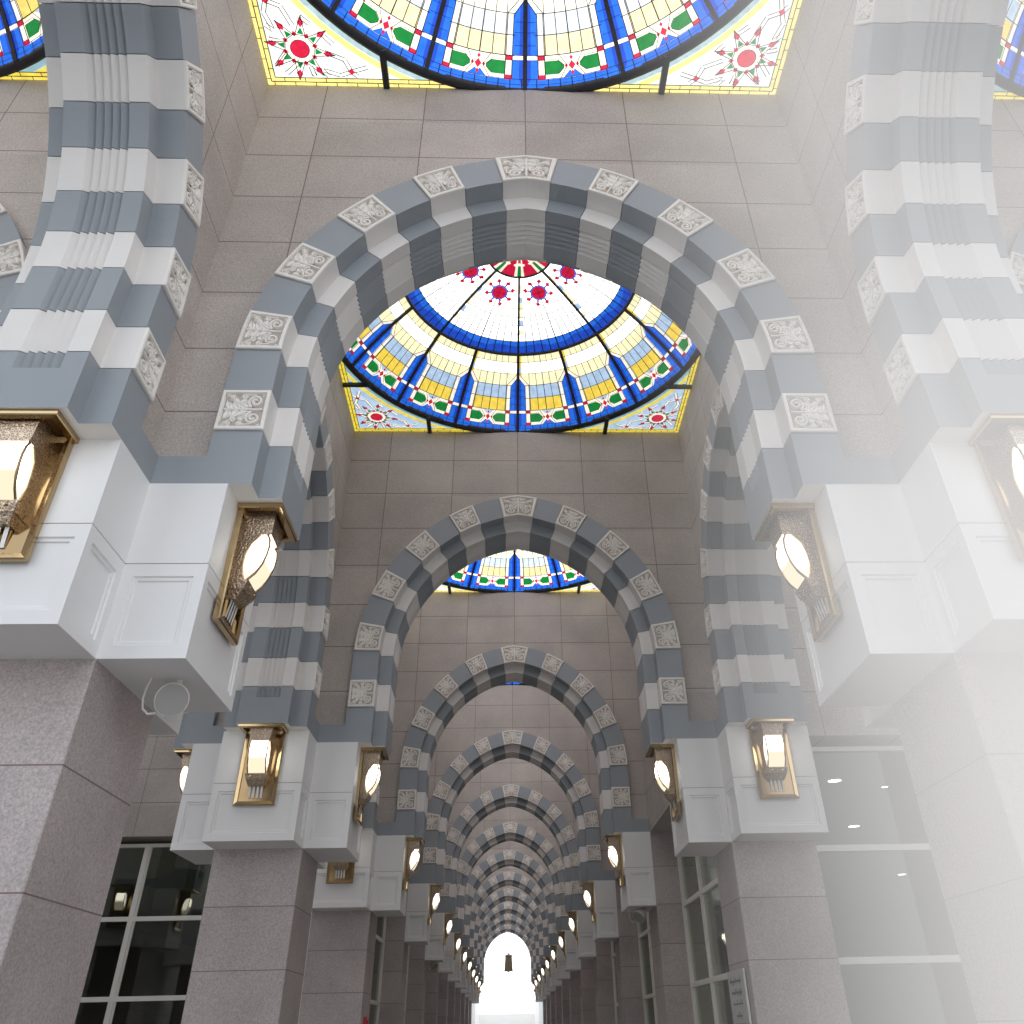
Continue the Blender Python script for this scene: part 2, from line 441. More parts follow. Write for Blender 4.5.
ARCH_PARTS = []     # (name, mesh, panel mesh or None)
def clean(me):
    import bmesh
    bm = bmesh.new(); bm.from_mesh(me)
    bmesh.ops.remove_doubles(bm, verts=bm.verts, dist=1e-5)
    bmesh.ops.recalc_face_normals(bm, faces=bm.faces); bm.to_mesh(me); bm.free(); return me
for sgn in (-1, 1):
    ARCH_PARTS.append(('springer_block', clean(base_mesh(sgn).mesh('springer_block')), None, 'grey'))
    for s in GR: ARCH_PARTS.append(('grey_voussoir', clean(vous(s, sgn, M['grey']).mesh('grey_voussoir')), None, 'grey'))
    for s in WH: ARCH_PARTS.append(('white_voussoir', clean(vous(s, sgn, M['white']).mesh('white_voussoir')), panel_mesh(panel_map(s, sgn)), 'white'))
ARCH_PARTS.append(('keystone', clean(key_vous().mesh('keystone')), panel_mesh(key_map), 'white'))

def join_meshes(name, items):
    """items: (mesh, Matrix or None) -> one mesh with the same materials"""
    mb = MB()
    for me, mx in items:
        b = len(mb.v)
        mb.v += [tuple((mx @ v.co) if mx else v.co) for v in me.vertices]
        for p in me.polygons:
            mb.f.append([b+i for i in p.vertices]); mb.m.append(mb.mi(me.materials[p.material_index])); mb.sm.append(p.use_smooth)
    return mb.mesh(name)
FAR_ARCH = join_meshes('far_arch', [(me, None) for _, me, _, _ in ARCH_PARTS] + [(p, None) for _, _, p, _ in ARCH_PARTS if p])
def arch(label, loc, rz, detailed, group):
    if not detailed:
        o = obj('striped_arch', FAR_ARCH, None, loc, rz); return tag(o, label, 'arch', group)
    t = thing('striped_arch', label, 'arch', loc, rz, group)
    if rz: t.scale = (1.01335, 1, 1)
    for name, me, pm, k in ARCH_PARTS:
        o = obj(name, me, t)
        if pm: obj('carved_panel', pm, o)
    return t

# ------------------------------------------------------------------ piers
def cross_outline(arms):
    A, L = AH, AL
    out = []
    # counter-clockwise from front(-y): F, then +x (E), back, -x (W)
    out += [(-A, -L), (A, -L)] if 'F' in arms else []
    if 'F' in arms: out = [(-A, -A), (-A, -L), (A, -L), (A, -A)]
    else: out = [(-A, -A), (A, -A)]
    if 'E' in arms: out += [(L, -A), (L, A), (A, A)]
    else: out += [(A, A)]
    if 'B' in arms: out += [(A, L), (-A, L), (-A, A)]
    else: out += [(-A, A)]
    if 'W' in arms: out += [(-L, A), (-L, -A)]
    # drop repeats
    q = []
    for p in out:
        if not q or (abs(p[0]-q[-1][0])+abs(p[1]-q[-1][1])) > 1e-6: q.append(p)
    if abs(q[0][0]-q[-1][0])+abs(q[0][1]-q[-1][1]) < 1e-6: q.pop()
    return q
def inset_panel(mb, o, d, w, z0, z1, m):
    """stepped recessed panel in the plane through o along unit d (2D); inward normal left of d is (-d.y, d.x)"""
    nx, ny = -d[1], d[0]
    def pt(a, z, dep): return (o[0]+d[0]*a+nx*dep, o[1]+d[1]*a+ny*dep, z)
    rows = []
    for e, dep in ((0.0, 0.0), (0.006, 0.012), (0.024, 0.012), (0.030, 0.022), (0.036, 0.022)):
        rows.append([pt(e, z0+e, dep), pt(w-e, z0+e, dep), pt(w-e, z1-e, dep), pt(e, z1-e, dep)])
    mb.grid(rows, m, closed=True)
    mb.face(rows[-1], m)
def lower_block(outline, m):
    mb = MB(); pans = []
    n = len(outline)
    for i in range(n):
        a, b = outline[i], outline[(i+1) % n]
        l = hypot(b[0]-a[0], b[1]-a[1]); d = ((b[0]-a[0])/l, (b[1]-a[1])/l)
        P3 = lambda t, z: (a[0]+d[0]*t, a[1]+d[1]*t, z)
        if l > 0.35:
            e, f0, f1 = 0.07, ZB+0.078, ZS-0.083
            O = [P3(0, ZB), P3(l, ZB), P3(l, ZS-.003), P3(0, ZS-.003)]; I = [P3(e, f0), P3(l-e, f0), P3(l-e, f1), P3(e, f1)]
            for k in range(4): mb.face([O[k], O[(k+1) % 4], I[(k+1) % 4], I[k]], m)
            pb = MB(); inset_panel(pb, P3(e, 0)[:2], d, l-2*e, f0, f1, m); pans.append(pb.mesh('recessed_panel'))
        else: mb.face([P3(0, ZB), P3(l, ZB), P3(l, ZS-.003), P3(0, ZS-.003)], m)
    mb.face([(p[0], p[1], ZB) for p in reversed(outline)], m); mb.face([(p[0], p[1], ZS-.003) for p in outline], m)
    return mb.mesh('capital_block'), pans
def shrink(outline, e):
    n = len(outline); out = []
    for i in range(n):
        p, a, b = outline[i], outline[i-1], outline[(i+1) % n]
        d1 = (p[0]-a[0], p[1]-a[1]); d2 = (b[0]-p[0], b[1]-p[1])
        l1, l2 = hypot(*d1), hypot(*d2)
        n1 = (-d1[1]/l1, d1[0]/l1); n2 = (-d2[1]/l2, d2[0]/l2)
        out.append((p[0]+e*(n1[0]+n2[0]), p[1]+e*(n1[1]+n2[1])))
    return out
CAPS = {}
def cap_meshes(arms, closed):
    key = (arms, closed)
    if key in CAPS: return CAPS[key]
    if closed:   # only the bracket toward the arcade, built out from the stone
        A, L = AH, AL
        ol = [(A, -A), (L, -A), (L, A), (A, A)] if 'E' in arms else [(-L, -A), (-A, -A), (-A, A), (-L, A)]
    else: ol = cross_outline(arms)
    low, pans = lower_block(ol, M['cap'])
    up = MB(); up.prism(ol, ZS+.003, ZT, M['cap'])
    jn = MB(); jn.prism(shrink(ol, 0.008), ZS-.006, ZS+.006, M['joint'])
    CAPS[key] = (low, pans, up.mesh('capital_top_block'), jn.mesh('capital_joint'))
    return CAPS[key]
def bevbox(x0, x1, y0, y1, z0, z1, b, m):
    mb = MB()
    ol = [(x0+b, y0), (x1-b, y0), (x1, y0+b), (x1, y1-b), (x1-b, y1), (x0+b, y1), (x0, y1-b), (x0, y0+b)]
    mb.prism(ol, z0, z1, m); return mb.mesh('shaft')
SH_OPEN = bevbox(-AH, AH, -AH, AH, -Z0, ZB, 0.007, M['pier'])
SH_CLOSED = bevbox(-AH, AH, -AH, AH, -Z0, ZT-0.002, 0.007, M['pier'])
mb = MB(); mb.box(-AH, AH, -AH, AH, ZT, ZBAND, M['grey']); IMP = mb.mesh('impost_block')
def pier(label, x, y, arms, closed=False, group=None, parts=True):
    t = thing('stone_pier', label, 'pier', (x, y, Z0), 0, group)
    low, pans, up, jn = cap_meshes(arms, closed)
    obj('shaft', SH_CLOSED if closed else SH_OPEN, t)
    lo = obj('capital_block', low, t)
    for p in pans: obj('recessed_panel', p, lo)
    u = obj('capital_top_block', up, t); obj('joint', jn, u)
    if not closed: obj('impost_block', IMP, t)
    return t

# ------------------------------------------------------------------ gold wall lantern (front = -y, z 0 = bottom of the plate)
def lantern_parts():
    W, H, WH_ = 0.228, 0.822, 0.252
    parts = []
    mb = MB()    # bevelled border of the back plate
    rows = []
    for e, d in ((0.0, 0.0), (0.0, 0.034), (0.008, 0.042), (0.042, 0.030), (0.044, 0.012)):
        rows.append([(-W+e, -d, .012+e), (W-e, -d, .012+e), (W-e, -d, H-.004-e), (-W+e, -d, H-.004-e)])
    mb.grid(rows, M['gold'], closed=True)
    mb.face(rows[0][::-1], M['goldd'])
    parts.append(('plate_border', mb.mesh('plate_border'), []))
    mb = MB(); mb.face([(-W+.04, -.0125, .05), (W-.04, -.0125, .05), (W-.04, -.0125, H-.05), (-W+.04, -.0125, H-.05)], M['goldd'])
    parts.append(('back_plate', mb.mesh('back_plate'), []))
    mb = MB(); Y1 = 0.300; rows = []      # hood: bevelled tray standing out under the arch
    for e, z in ((0.0, H), (0.0, H-.030), (0.006, H-.036), (0.044, H-.036), (0.050, H-.032), (0.052, H-.006)):
        rows.append([(-WH_+e, -Y1+e, z), (WH_-e, -Y1+e, z), (WH_-e, -e*.2, z), (-WH_+e, -e*.2, z)])
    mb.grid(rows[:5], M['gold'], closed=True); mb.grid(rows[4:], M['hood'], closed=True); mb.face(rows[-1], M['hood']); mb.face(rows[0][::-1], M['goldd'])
    parts.append(('hood', mb.mesh('hood'), []))
    mb = MB()    # pierced collar under the hood and pierced side brackets
    w = .112
    lo = [(-w, -.222, .655), (w, -.222, .655), (w, -.013, .655), (-w, -.013, .655)]; hi = [(-w-.02, -.236, H-.007), (w+.02, -.236, H-.007), (w+.02, -.013, H-.007), (-w-.02, -.013, H-.007)]
    for k in range(4): mb.face([lo[k], lo[(k+1) % 4], hi[(k+1) % 4], hi[k]], M['fili'])
    mb.face(lo[::-1], M['fili'])
    for s in (-1, 1):
        x0, x1 = sorted((s*.104, s*w))
        prof = [(-.013, .30), (-.088, .30), (-.078, .36), (-.070, .43), (-.072, .50), (-.092, .58), (-.145, .655), (-.013, .655)]
        pr = [(x, y, z) for x in (x0, x1) for y, z in prof]
        n = len(prof)
        for i in range(n): mb.face([pr[i], pr[(i+1) % n], pr[n+(i+1) % n], pr[n+i]], M['fili'])
        mb.face(pr[:n][::-1], M['fili']); mb.face(pr[n:], M['fili'])
    parts.append(('pierced_bracket', mb.mesh('pierced_bracket'), []))
    front = [(-.196, .655), (-.214, .62), (-.220, .57), (-.214, .51), (-.194, .44), (-.160, .375), (-.112, .325)]
    back = [(-.150, .655), (-.098, .59), (-.076, .51), (-.072, .44), (-.080, .37), (-.098, .325)]
    mb = MB(); w = .098
    mb.grid([[(-w, y, z), (w, y, z)] for y, z in front], M['lampglass'], smooth=True)
    for s in (-1, 1):
        pl = [(s*w, y, z) for y, z in front] + [(s*w, y, z) for y, z in reversed(back)]
        mb.face(pl if s < 0 else pl[::-1], M['lampside'])
    fr = MB()
    for s in (-1, 1):
        fr.tube([(s*(w+.003), y-.002, z) for y, z in front], .008, M['goldd'], 6)
        fr.tube([(s*(w+.006), y, z) for y, z in back], .008, M['gold'], 6)
    fr.tube([(-w, -.114, .322), (w, -.114, .322)], .010, M['gold'], 6)
    parts.append(('glass_shade', mb.mesh('glass_shade'), [('glass_rim', fr.mesh('glass_rim'))]))
    mb = MB()    # stepped pierced cup
    for (z0, z1, a0, a1, y0, y1) in ((.262, .322, .112, .126, -.112, -.135), (.205, .260, .086, .108, -.074, -.104)):
        lo = [(-a0, y0, z0), (a0, y0, z0), (a0, -.014, z0), (-a0, -.014, z0)]; hi = [(-a1, y1, z1), (a1, y1, z1), (a1, -.014, z1), (-a1, -.014, z1)]
        for k in range(4): mb.face([lo[k], lo[(k+1) % 4], hi[(k+1) % 4], hi[k]], M['fili'])
        mb.face(lo[::-1], M['fili']); mb.face(hi, M['fili'])
    parts.append(('cup', mb.mesh('cup'), []))
    for k in range(4):
        x = -.066+.044*k
        mb = MB(); lo, hi = .088, .205
        mb.face([(x-.012, -.022, lo), (x+.012, -.022, lo), (x+.012, -.040, hi), (x-.012, -.040, hi)], M['edge'])  # white face paints a glint onto the gold bar
        mb.box(x-.012, x+.012, -.021, -.012, lo, hi, M['gold'])
        parts.append(('drop_bar', mb.mesh('drop_bar'), []))
    mb = MB()
    for s in (-1, 1): mb.tube([(s*.06, -.130, .295), (s*.06, -.140, .295)], .008, M['gold'], 8)
    parts.append(('stud', mb.mesh('stud'), []))
    return parts
LANT = lantern_parts()
def lantern(label, x, y, rz, group):
    t = thing('wall_lantern', label, 'lantern', (x, y, Z0+ZT-0.822), rz, group)
    for n, me, subs in LANT:
        o = obj(n, me, t)
        for sn, sm in subs: obj(sn, sm, o)
    return t

# ------------------------------------------------------------------ stained glass skylight (local: centre of the square, z 0 = wall top)
RO, RR, HR, RC, HC, HT = 2.585, 1.685, 0.84, 0.478, 1.30, 1.36
def low_pt(deg, t, off=0.0):
    r = RO+(RR-RO)*t; z = HR*t
    bul = 0.05*4*t*(1-t); r += bul*.68; z += bul*.73
    r -= off*.68; z -= off*.73
    a = R(deg); return (r*sin(a), r*cos(a), z)
def up_pt(deg, u, off=0.0):
    r = RR+(RC-RR)*u; z = HR+(HC-HR)*u
    bul = 0.045*4*u*(1-u); r += bul*.36; z += bul*.93
    z -= off*.93; r -= off*.36
    a = R(deg); return (r*sin(a), r*cos(a), z)
def clip(poly, k, val, keep_ge):
    out = []
    for i in range(len(poly)):
        a, b = poly[i], poly[(i+1) % len(poly)]
        ia = (a[k] >= val) if keep_ge else (a[k] <= val); ib = (b[k] >= val) if keep_ge else (b[k] <= val)
        if ia: out.append(a)
        if ia != ib:
            t = (val-a[k])/(b[k]-a[k]); out.append((a[0]+(b[0]-a[0])*t, a[1]+(b[1]-a[1])*t))
    return out
def paint(mb, f, poly, m, layer, sx=2.8, sy=0.12, x0=0.0):
    """lay a coloured pane on the curved sector, cut so that it follows the curve"""
    xs = [p[0] for p in poly]; ys = [p[1] for p in poly]
    i0, i1 = math.floor(min(xs)/sx+1e-6), math.ceil(max(xs)/sx-1e-6)
    j0, j1 = math.floor(min(ys)/sy+1e-6), math.ceil(max(ys)/sy-1e-6)
    for i in range(i0, max(i1, i0+1)):
        q = clip(clip(poly, 0, i*sx, True), 0, (i+1)*sx, False)
        if len(q) < 3: continue
        for j in range(j0, max(j1, j0+1)):
            w = clip(clip(q, 1, j*sy, True), 1, (j+1)*sy, False)
            if len(w) < 3: continue
            pts = [f(x+x0, y, 0.0035*layer) for x, y in w]
            mb.face(pts[::-1], m)
def rect(a, b, c, d): return [(a, c), (b, c), (b, d), (a, d)]
def line(mb, f, a, b, w, layer, kx, x0=0.0):
    """lead came between two sector points; kx = metres per degree, ky metres per t"""
    ky = 1.25
    dx, dy = (b[0]-a[0])*kx, (b[1]-a[1])*ky; l = hypot(dx, dy) or 1
    nx, ny = -dy/l*w/2/kx, dx/l*w/2/ky
    paint(mb, f, [(a[0]+nx, a[1]+ny), (b[0]+nx, b[1]+ny), (b[0]-nx, b[1]-ny), (a[0]-nx, a[1]-ny)], M['lead'], layer, x0=x0)
def lower_sector():
    mb = MB(); f = low_pt; W = 22.5; kx = 0.038
    rows = [(0, .10, 'azure'), (.10, .27, 'azure'), (.27, .43, 'yel'), (.43, .595, 'sky'), (.595, .75, 'pale'), (.75, .895, 'white'), (.895, 1.0, 'pale')]
    for a, b, c in rows: paint(mb, f, rect(0, W, a, b), P[c], 0)
    mir = lambda poly: [(W-x, y) for x, y in reversed(poly)]
    def both(poly, m, layer):
        paint(mb, f, poly, m, layer); paint(mb, f, mir(poly), m, layer)
    # narrow coloured slips beside the ribs
    for a, b, c in ((.76, .83, 'sky'), (.83, .90, 'yel'), (.68, .76, 'yel'), (.90, .98, 'yel')): paint(mb, f, rect(0, 1.7, a, b), P[c], 1)
    paint(mb, f, rect(4.42, W-4.42, .085, .27), P['cream'], 1)
    both([(0, .085), (4.75, .085), (4.75, .60), (0, .76)], P['cream'], 2)
    both([(0, .0), (3.15, .0), (3.15, .585), (0, .705)], P['azure'], 3)
    both([(0, .0), (1.4, .0), (1.4, .65), (0, .705)], P['blue'], 4)
    both(rect(0, 4.42, 0, .085), P['azure'], 4)
    both(rect(0, 3.15, .235, .27), P['cream'], 5)
    both(rect(3.0, 4.9, .232, .275), P['red'], 5); both(rect(3.0, 4.9, .080, .118), P['red'], 5)
    both([(4.75, .120), (8.0, .120), (9.4, .165), (9.4, .185), (8.0, .228), (4.75, .228)], P['grn'], 3)
    c = W/2
    paint(mb, f, [(c-2.3, .085), (c+2.3, .085), (c, .165)], P['azure'], 3)
    paint(mb, f, [(c-2.3, .27), (c, .195), (c+2.3, .27)], P['sky'], 3)
    paint(mb, f, [(c-1.35, .178), (c, .120), (c+1.35, .178), (c, .236)], P['cream'], 4)
    paint(mb, f, [(c-.85, .178), (c, .140), (c+.85, .178), (c, .216)], P['red'], 5)
    for dx, dy in ((-1.35, 0), (1.35, 0), (0, .06), (0, -.06)):
        paint(mb, f, [(c+dx-.42, .178+dy), (c+dx, .178+dy-.02), (c+dx+.42, .178+dy), (c+dx, .178+dy+.02)], P['red'], 6)
    # leading
    cols = [5.05, 8.15, 14.35, 17.45]
    for x in cols: line(mb, f, (x, .27), (x, 1.0), .009, 6, kx)
    line(mb, f, (c, .27), (c, 1.0), .012, 7, kx)
    for x in [1.36*k for k in range(1, 17) if k % 2 == 0]: line(mb, f, (x, 0), (x, .085), .009, 6, kx)
    for t in (.27, .43, .595, .75, .895): line(mb, f, (2.6 if t < .6 else 0, t), (W-2.6 if t < .6 else W, t), .009, 6, kx)
    line(mb, f, (0, .085), (W, .085), .006, 6, kx); line(mb, f, (0, .042), (W, .042), .005, 6, kx)
    for s in (0, 1):
        q = (lambda p: p) if not s else (lambda p: (W-p[0], p[1]))
        line(mb, f, q((3.15, .09)), q((3.15, .585)), .009, 7, kx); line(mb, f, q((4.75, .09)), q((4.75, .60)), .009, 7, kx)
        line(mb, f, q((3.15, .585)), q((0, .705)), .009, 7, kx); line(mb, f, q((4.75, .60)), q((0, .76)), .009, 7, kx)
        line(mb, f, q((0, .235)), q((8.2, .235)), .005, 7, kx); line(mb, f, q((0, .272)), q((9.0, .272)), .005, 7, kx)
        for t in (.35, .45, .53): line(mb, f, q((0, t)), q((2.72, t)), .005, 7, kx)
        line(mb, f, q((8.0, .228)), q((9.4, .185)), .006, 7, kx); line(mb, f, q((8.0, .120)), q((9.4, .165)), .006, 7, kx)
        line(mb, f, q((8.4, .27)), q((10.1, .178)), .006, 7, kx); line(mb, f, q((8.4, .085)), q((10.1, .178)), .006, 7, kx)
    return mb.mesh('lower_pane')
def upper_sector():
    mb = MB(); f = up_pt; W = 45.0; kx = 0.018
    paint(mb, f, rect(0, W, 0, 1), P['white'], 0, 4.5, .1)
    paint(mb, f, rect(0, W, 0, .09), P['blue'], 1, 4.5, .1); paint(mb, f, rect(0, W, .09, .165), P['azure'], 1, 4.5, .1)
    paint(mb, f, [(0, 0), (W, 0), (W, .10), (W*.75, .13), (W/2, .06), (W*.25, .13), (0, .10)], P['blue'], 2, 4.5, .1)
    for a, b, c in ((.55, .66, 'pale'), (.66, .74, 'sky'), (.36, .44, 'sky'), (.26, .31, 'pale'), (.46, .54, 'pale'), (.78, .90, 'pale')):
        paint(mb, f, rect(0, 3.6, a, b), P[c], 1, 4.5, .1)
    for t in (.26, .37, .48, .59, .70):
        for k in range(20): line(mb, f, (k*2.25+.4, t), (k*2.25+1.6, t), .010, 2, kx)
    for k in range(1, 10): line(mb, f, (k*4.5, 0), (k*4.5, 1), .010 if k != 5 else .013, 2, kx)
    line(mb, f, (0, .168), (W, .168), .010, 3, kx)
    # rosette: red disc, blue ring, eight red diamonds on short arms
    cu = 0.765; r = RR+(RC-RR)*cu; sl = hypot(RC-RR, HC-HR)
    def loc(x, y): return (W/2+degrees(x/(r-y*.93)), cu+y/sl)
    n = 20
    def disc(rad, m, layer): paint(mb, f, [loc(rad*cos(2*pi*i/n), rad*sin(2*pi*i/n)) for i in range(n)], m, layer, 4.5, .1)
    disc(.125, P['azure'], 3); disc(.105, P['red'], 4)
    for k in range(8):
        a = 2*pi*(k+.5)/8; ca, sa = cos(a), sin(a)
        w = .011
        q = [loc(x*ca-y*sa, x*sa+y*ca) for x, y in ((.11, -w), (.185, -w), (.185, w), (.11, w))]; paint(mb, f, q, P['blue'], 3, 4.5, .1)
        q = [loc(x*ca-y*sa, x*sa+y*ca) for x, y in ((.155, 0), (.192, -.040), (.229, 0), (.192, .040))]; paint(mb, f, q, P['red'], 5, 4.5, .1)
    line(mb, f, (W/2, cu-.1), (W/2, cu+.1), .008, 6, kx); line(mb, f, (W/2-9, cu), (W/2+9, cu), .006, 6, kx)
    return mb.mesh('upper_pane')
def oculus():
    mb = MB()
    def f(x, y, l): r = hypot(x, y); return (x, y, HT-(HT-HC)*(r/RC)**2-.004*l)
    def fan(poly, m, l): mb.face([f(x, y, l) for x, y in poly], m)
    n = 48
    for i in range(n):
        a, b = 2*pi*i/n, 2*pi*(i+1)/n
        for r0, r1 in ((0.001, RC*.5), (RC*.5, RC)): fan([(r0*sin(a), r0*cos(a)), (r1*sin(a), r1*cos(a)), (r1*sin(b), r1*cos(b)), (r0*sin(b), r0*cos(b))], P['grn'], 0)
    for k in range(8):
        a = 2*pi*(k+.5)/8
        def q(r, d): return (r*RC*sin(a+R(d)), r*RC*cos(a+R(d)))
        fan([q(.02, 0), q(.50, -22), q(.99, -15), q(.99, 15), q(.50, 22)], P['red'], 2)
        for e in (-1, 1):
            fan([q(.02, 0), q(.99, e*13), q(.99, e*19), q(.10, e*6)], P['cream'], 3)
            fan([q(.50, e*22.4), q(.60, e*22.4), q(.68, 0), q(.60, 0)], P['cream'], 3)
    return mb.mesh('oculus_pane')
SQ = 2.575
def corner_panel():
    """flat pane in the corner x<0, y>0 between the square and the circle"""
    mb = MB()
    def face(poly, m, l): 
        mb.face([(x, y, -.003*l) for x, y in poly], m)
    def ringpoly(r0, r1, a0, a1, m, l, n=24):
        for i in range(n):
            a, b = R(a0+(a1-a0)*i/n), R(a0+(a1-a0)*(i+1)/n)
            q = [(-r*sin(t), r*cos(t)) for r, t in ((r0, a), (r1, a), (r1, b), (r0, b))]
            q = [(max(x, -SQ), min(y, SQ)) for x, y in q]
            face(q, m, l)
    # ground: from the circle out to the square
    n = 40
    for i in range(n):
        a, b = R(90*i/n), R(90*(i+1)/n)
        def sqp(t): k = SQ/max(sin(t), cos(t)); return (-k*sin(t), k*cos(t))
        def inn(t): k = min(2.605, SQ/max(sin(t), cos(t))); return (-k*sin(t), k*cos(t))
        if SQ/max(sin(a), cos(a)) > 2.605 or SQ/max(sin(b), cos(b)) > 2.605: face([inn(a), sqp(a), sqp(b), inn(b)], P['sky'], 0)
    ringpoly(2.58, 2.715, 14, 76, P['teal'], 1); ringpoly(2.72, 2.78, 18, 72, P['edgeyel'], 2)
    def ln(a, b, w, l=6, m=None):
        dx, dy = b[0]-a[0], b[1]-a[1]; L = hypot(dx, dy) or 1; nx, ny = -dy/L*w/2, dx/L*w/2
        face([(a[0]+nx, a[1]+ny), (b[0]+nx, b[1]+ny), (b[0]-nx, b[1]-ny), (a[0]-nx, a[1]-ny)], m or M['lead'], l)
    B0 = SQ-.09
    face([(-SQ, .36), (-B0, .83), (-B0, B0), (-SQ, SQ)], P['edgeyel'], 3); face([(-SQ, SQ), (-B0, B0), (-.83, B0), (-.36, SQ)], P['edgeyel'], 3)
    for e in (.0, .045, .09):
        x_ = .40+e*4; ln((-SQ+e, x_), (-SQ+e, SQ-e), .010, 5); ln((-SQ+e, SQ-e), (-x_, SQ-e), .010, 5)
    for k in range(9):
        t = .86+k*.205
        for e, o in ((0, 0), (.045, .10)):
            ln((-SQ+e, t+o), (-SQ+e+.045, t+o), .008, 5); ln((-t-o, SQ-e), (-t-o, SQ-e-.045), .008, 5)
    # star
    S = (-2.180, 2.180)
    rot = R(11)
    def pol(r, d): return (S[0]+r*cos(d), S[1]+r*sin(d))
    for k in range(8):
        a = rot+2*pi*k/8; m2 = a+pi/8
        # creamy arms running out to the diamonds and on into the web
        ln(pol(.14, a-.35), pol(.30, a-.0), .020, 4, P['cream']); ln(pol(.14, a+.35), pol(.30, a+.0), .020, 4, P['cream'])
        face([pol(.215, a), pol(.262, a-.125), pol(.325, a), pol(.262, a+.125)], P['red'], 6)
        face([pol(.150, m2-.17), pol(.182, m2), pol(.150, m2+.17), pol(.120, m2)], P['red'], 6)
        face([pol(.150, a-.22), pol(.215, a), pol(.150, a+.22)], P['grn'], 5)
        ln(pol(.14, a-.36), pol(.335, a), .008, 7); ln(pol(.14, a+.36), pol(.335, a), .008, 7)
    ds = [rot+2*pi*(k+.5)/8 for k in range(8)]
    face([pol(.150, d) for d in ds], P['cream'], 3)
    for k in range(8): ln(pol(.150, ds[k]), pol(.150, ds[k-1]), .008, 7)
    for k in range(16): ln(pol(.092, pi*k/8), pol(.092, pi*(k+1)/8), .007, 8)
    n = 16; face([pol(.092, 2*pi*i/n) for i in range(n)], P['red'], 7)
    # interlace on both sides of the star
    def band(pts):
        for i in range(len(pts)-1):
            ln(pts[i], pts[i+1], .036, 4, P['cream'])
            dx, dy = pts[i+1][0]-pts[i][0], pts[i+1][1]-pts[i][1]; L = hypot(dx, dy); nx, ny = -dy/L*.019, dx/L*.019
            for s in (-1, 1): ln((pts[i][0]+s*nx, pts[i][1]+s*ny), (pts[i+1][0]+s*nx, pts[i+1][1]+s*ny), .008, 6)
    loops = [[(-1.95, 2.21), (-1.77, 2.285), (-1.72, 2.41), (-1.66, 2.46)], [(-1.99, 2.40), (-1.83, 2.45), (-1.72, 2.41), (-1.56, 2.36)],
             [(-1.93, 2.05), (-1.86, 2.13)], [(-2.20, 2.31), (-2.36, 2.44)], [(-2.11, 2.36), (-2.09, 2.46)], [(-2.43, 2.10), (-2.46, 2.08)], [(-2.0, 2.40), (-1.95, 2.46)]]
    for L in loops:
        band(L); band([(-y, -x) for x, y in L])
    for c in ((-1.72, 2.41), (-2.41, 1.72)):
        face([(c[0]-.035, c[1]), (c[0], c[1]-.035), (c[0]+.035, c[1]), (c[0], c[1]+.035)], P['red'], 6)
    for c in ((-1.55, 2.43), (-2.43, 1.55)): pass
    return mb.mesh('corner_pane')
def rib_mesh(f, t0, t1, w, n=8):
    mb = MB(); rows = []
    for i in range(n+1):
        t = t0+(t1-t0)*i/n
        p = f(0, t, .0); q = f(0, t, .03); h = w/2
        rows.append([(p[0]-h, p[1], p[2]), (q[0]-h, q[1], q[2]), (q[0]+h, q[1], q[2]), (p[0]+h, p[1], p[2])])
    mb.grid(rows, M['lead'], closed=True); mb.face(rows[0], M['lead']); mb.face(rows[-1][::-1], M['lead'])
    return mb.mesh('rib')
def ring_mesh(r, z, rad, n=96):
    mb = MB(); mb.tube([(r*sin(2*pi*i/n), r*cos(2*pi*i/n), z) for i in range(n)], rad, M['lead'], 8, closed=True); return mb.mesh('ring')
def bar_mesh():
    mb = MB(); mb.box(-1.42, -1.36, 2.17, SQ, -.05, .0, M['lead']); a = mb.mesh('bar')
    mb = MB(); mb.box(-SQ, -2.17, 1.36, 1.42, -.05, .0, M['lead']); return a, mb.mesh('bar')
LOWP, UPP, OCP, CORP = lower_sector(), upper_sector(), oculus(), corner_panel()
RIBL, RIBU = rib_mesh(low_pt, 0, 1, .044), rib_mesh(up_pt, 0, 1, .032)
RIM, MID, OCR = ring_mesh(2.615, .016, .056), ring_mesh(RR-.008, HR-.012, .026), ring_mesh(RC, HC-.006, .018, 48)
BAR1, BAR2 = bar_mesh()
FAR_DOME = join_meshes('far_dome', [(LOWP, Matrix.Rotation(-R(22.5*k), 4, 'Z')) for k in range(16)] + [(UPP, Matrix.Rotation(-R(45*k), 4, 'Z')) for k in range(8)]
    + [(OCP, None)] + [(CORP, Matrix.Rotation(-R(90*k), 4, 'Z')) for k in range(4)] + [(RIBL, Matrix.Rotation(-R(22.5*k), 4, 'Z')) for k in range(16)]
    + [(RIBU, Matrix.Rotation(-R(45*k), 4, 'Z')) for k in range(8)] + [(RIM, None), (MID, None), (OCR, None)])
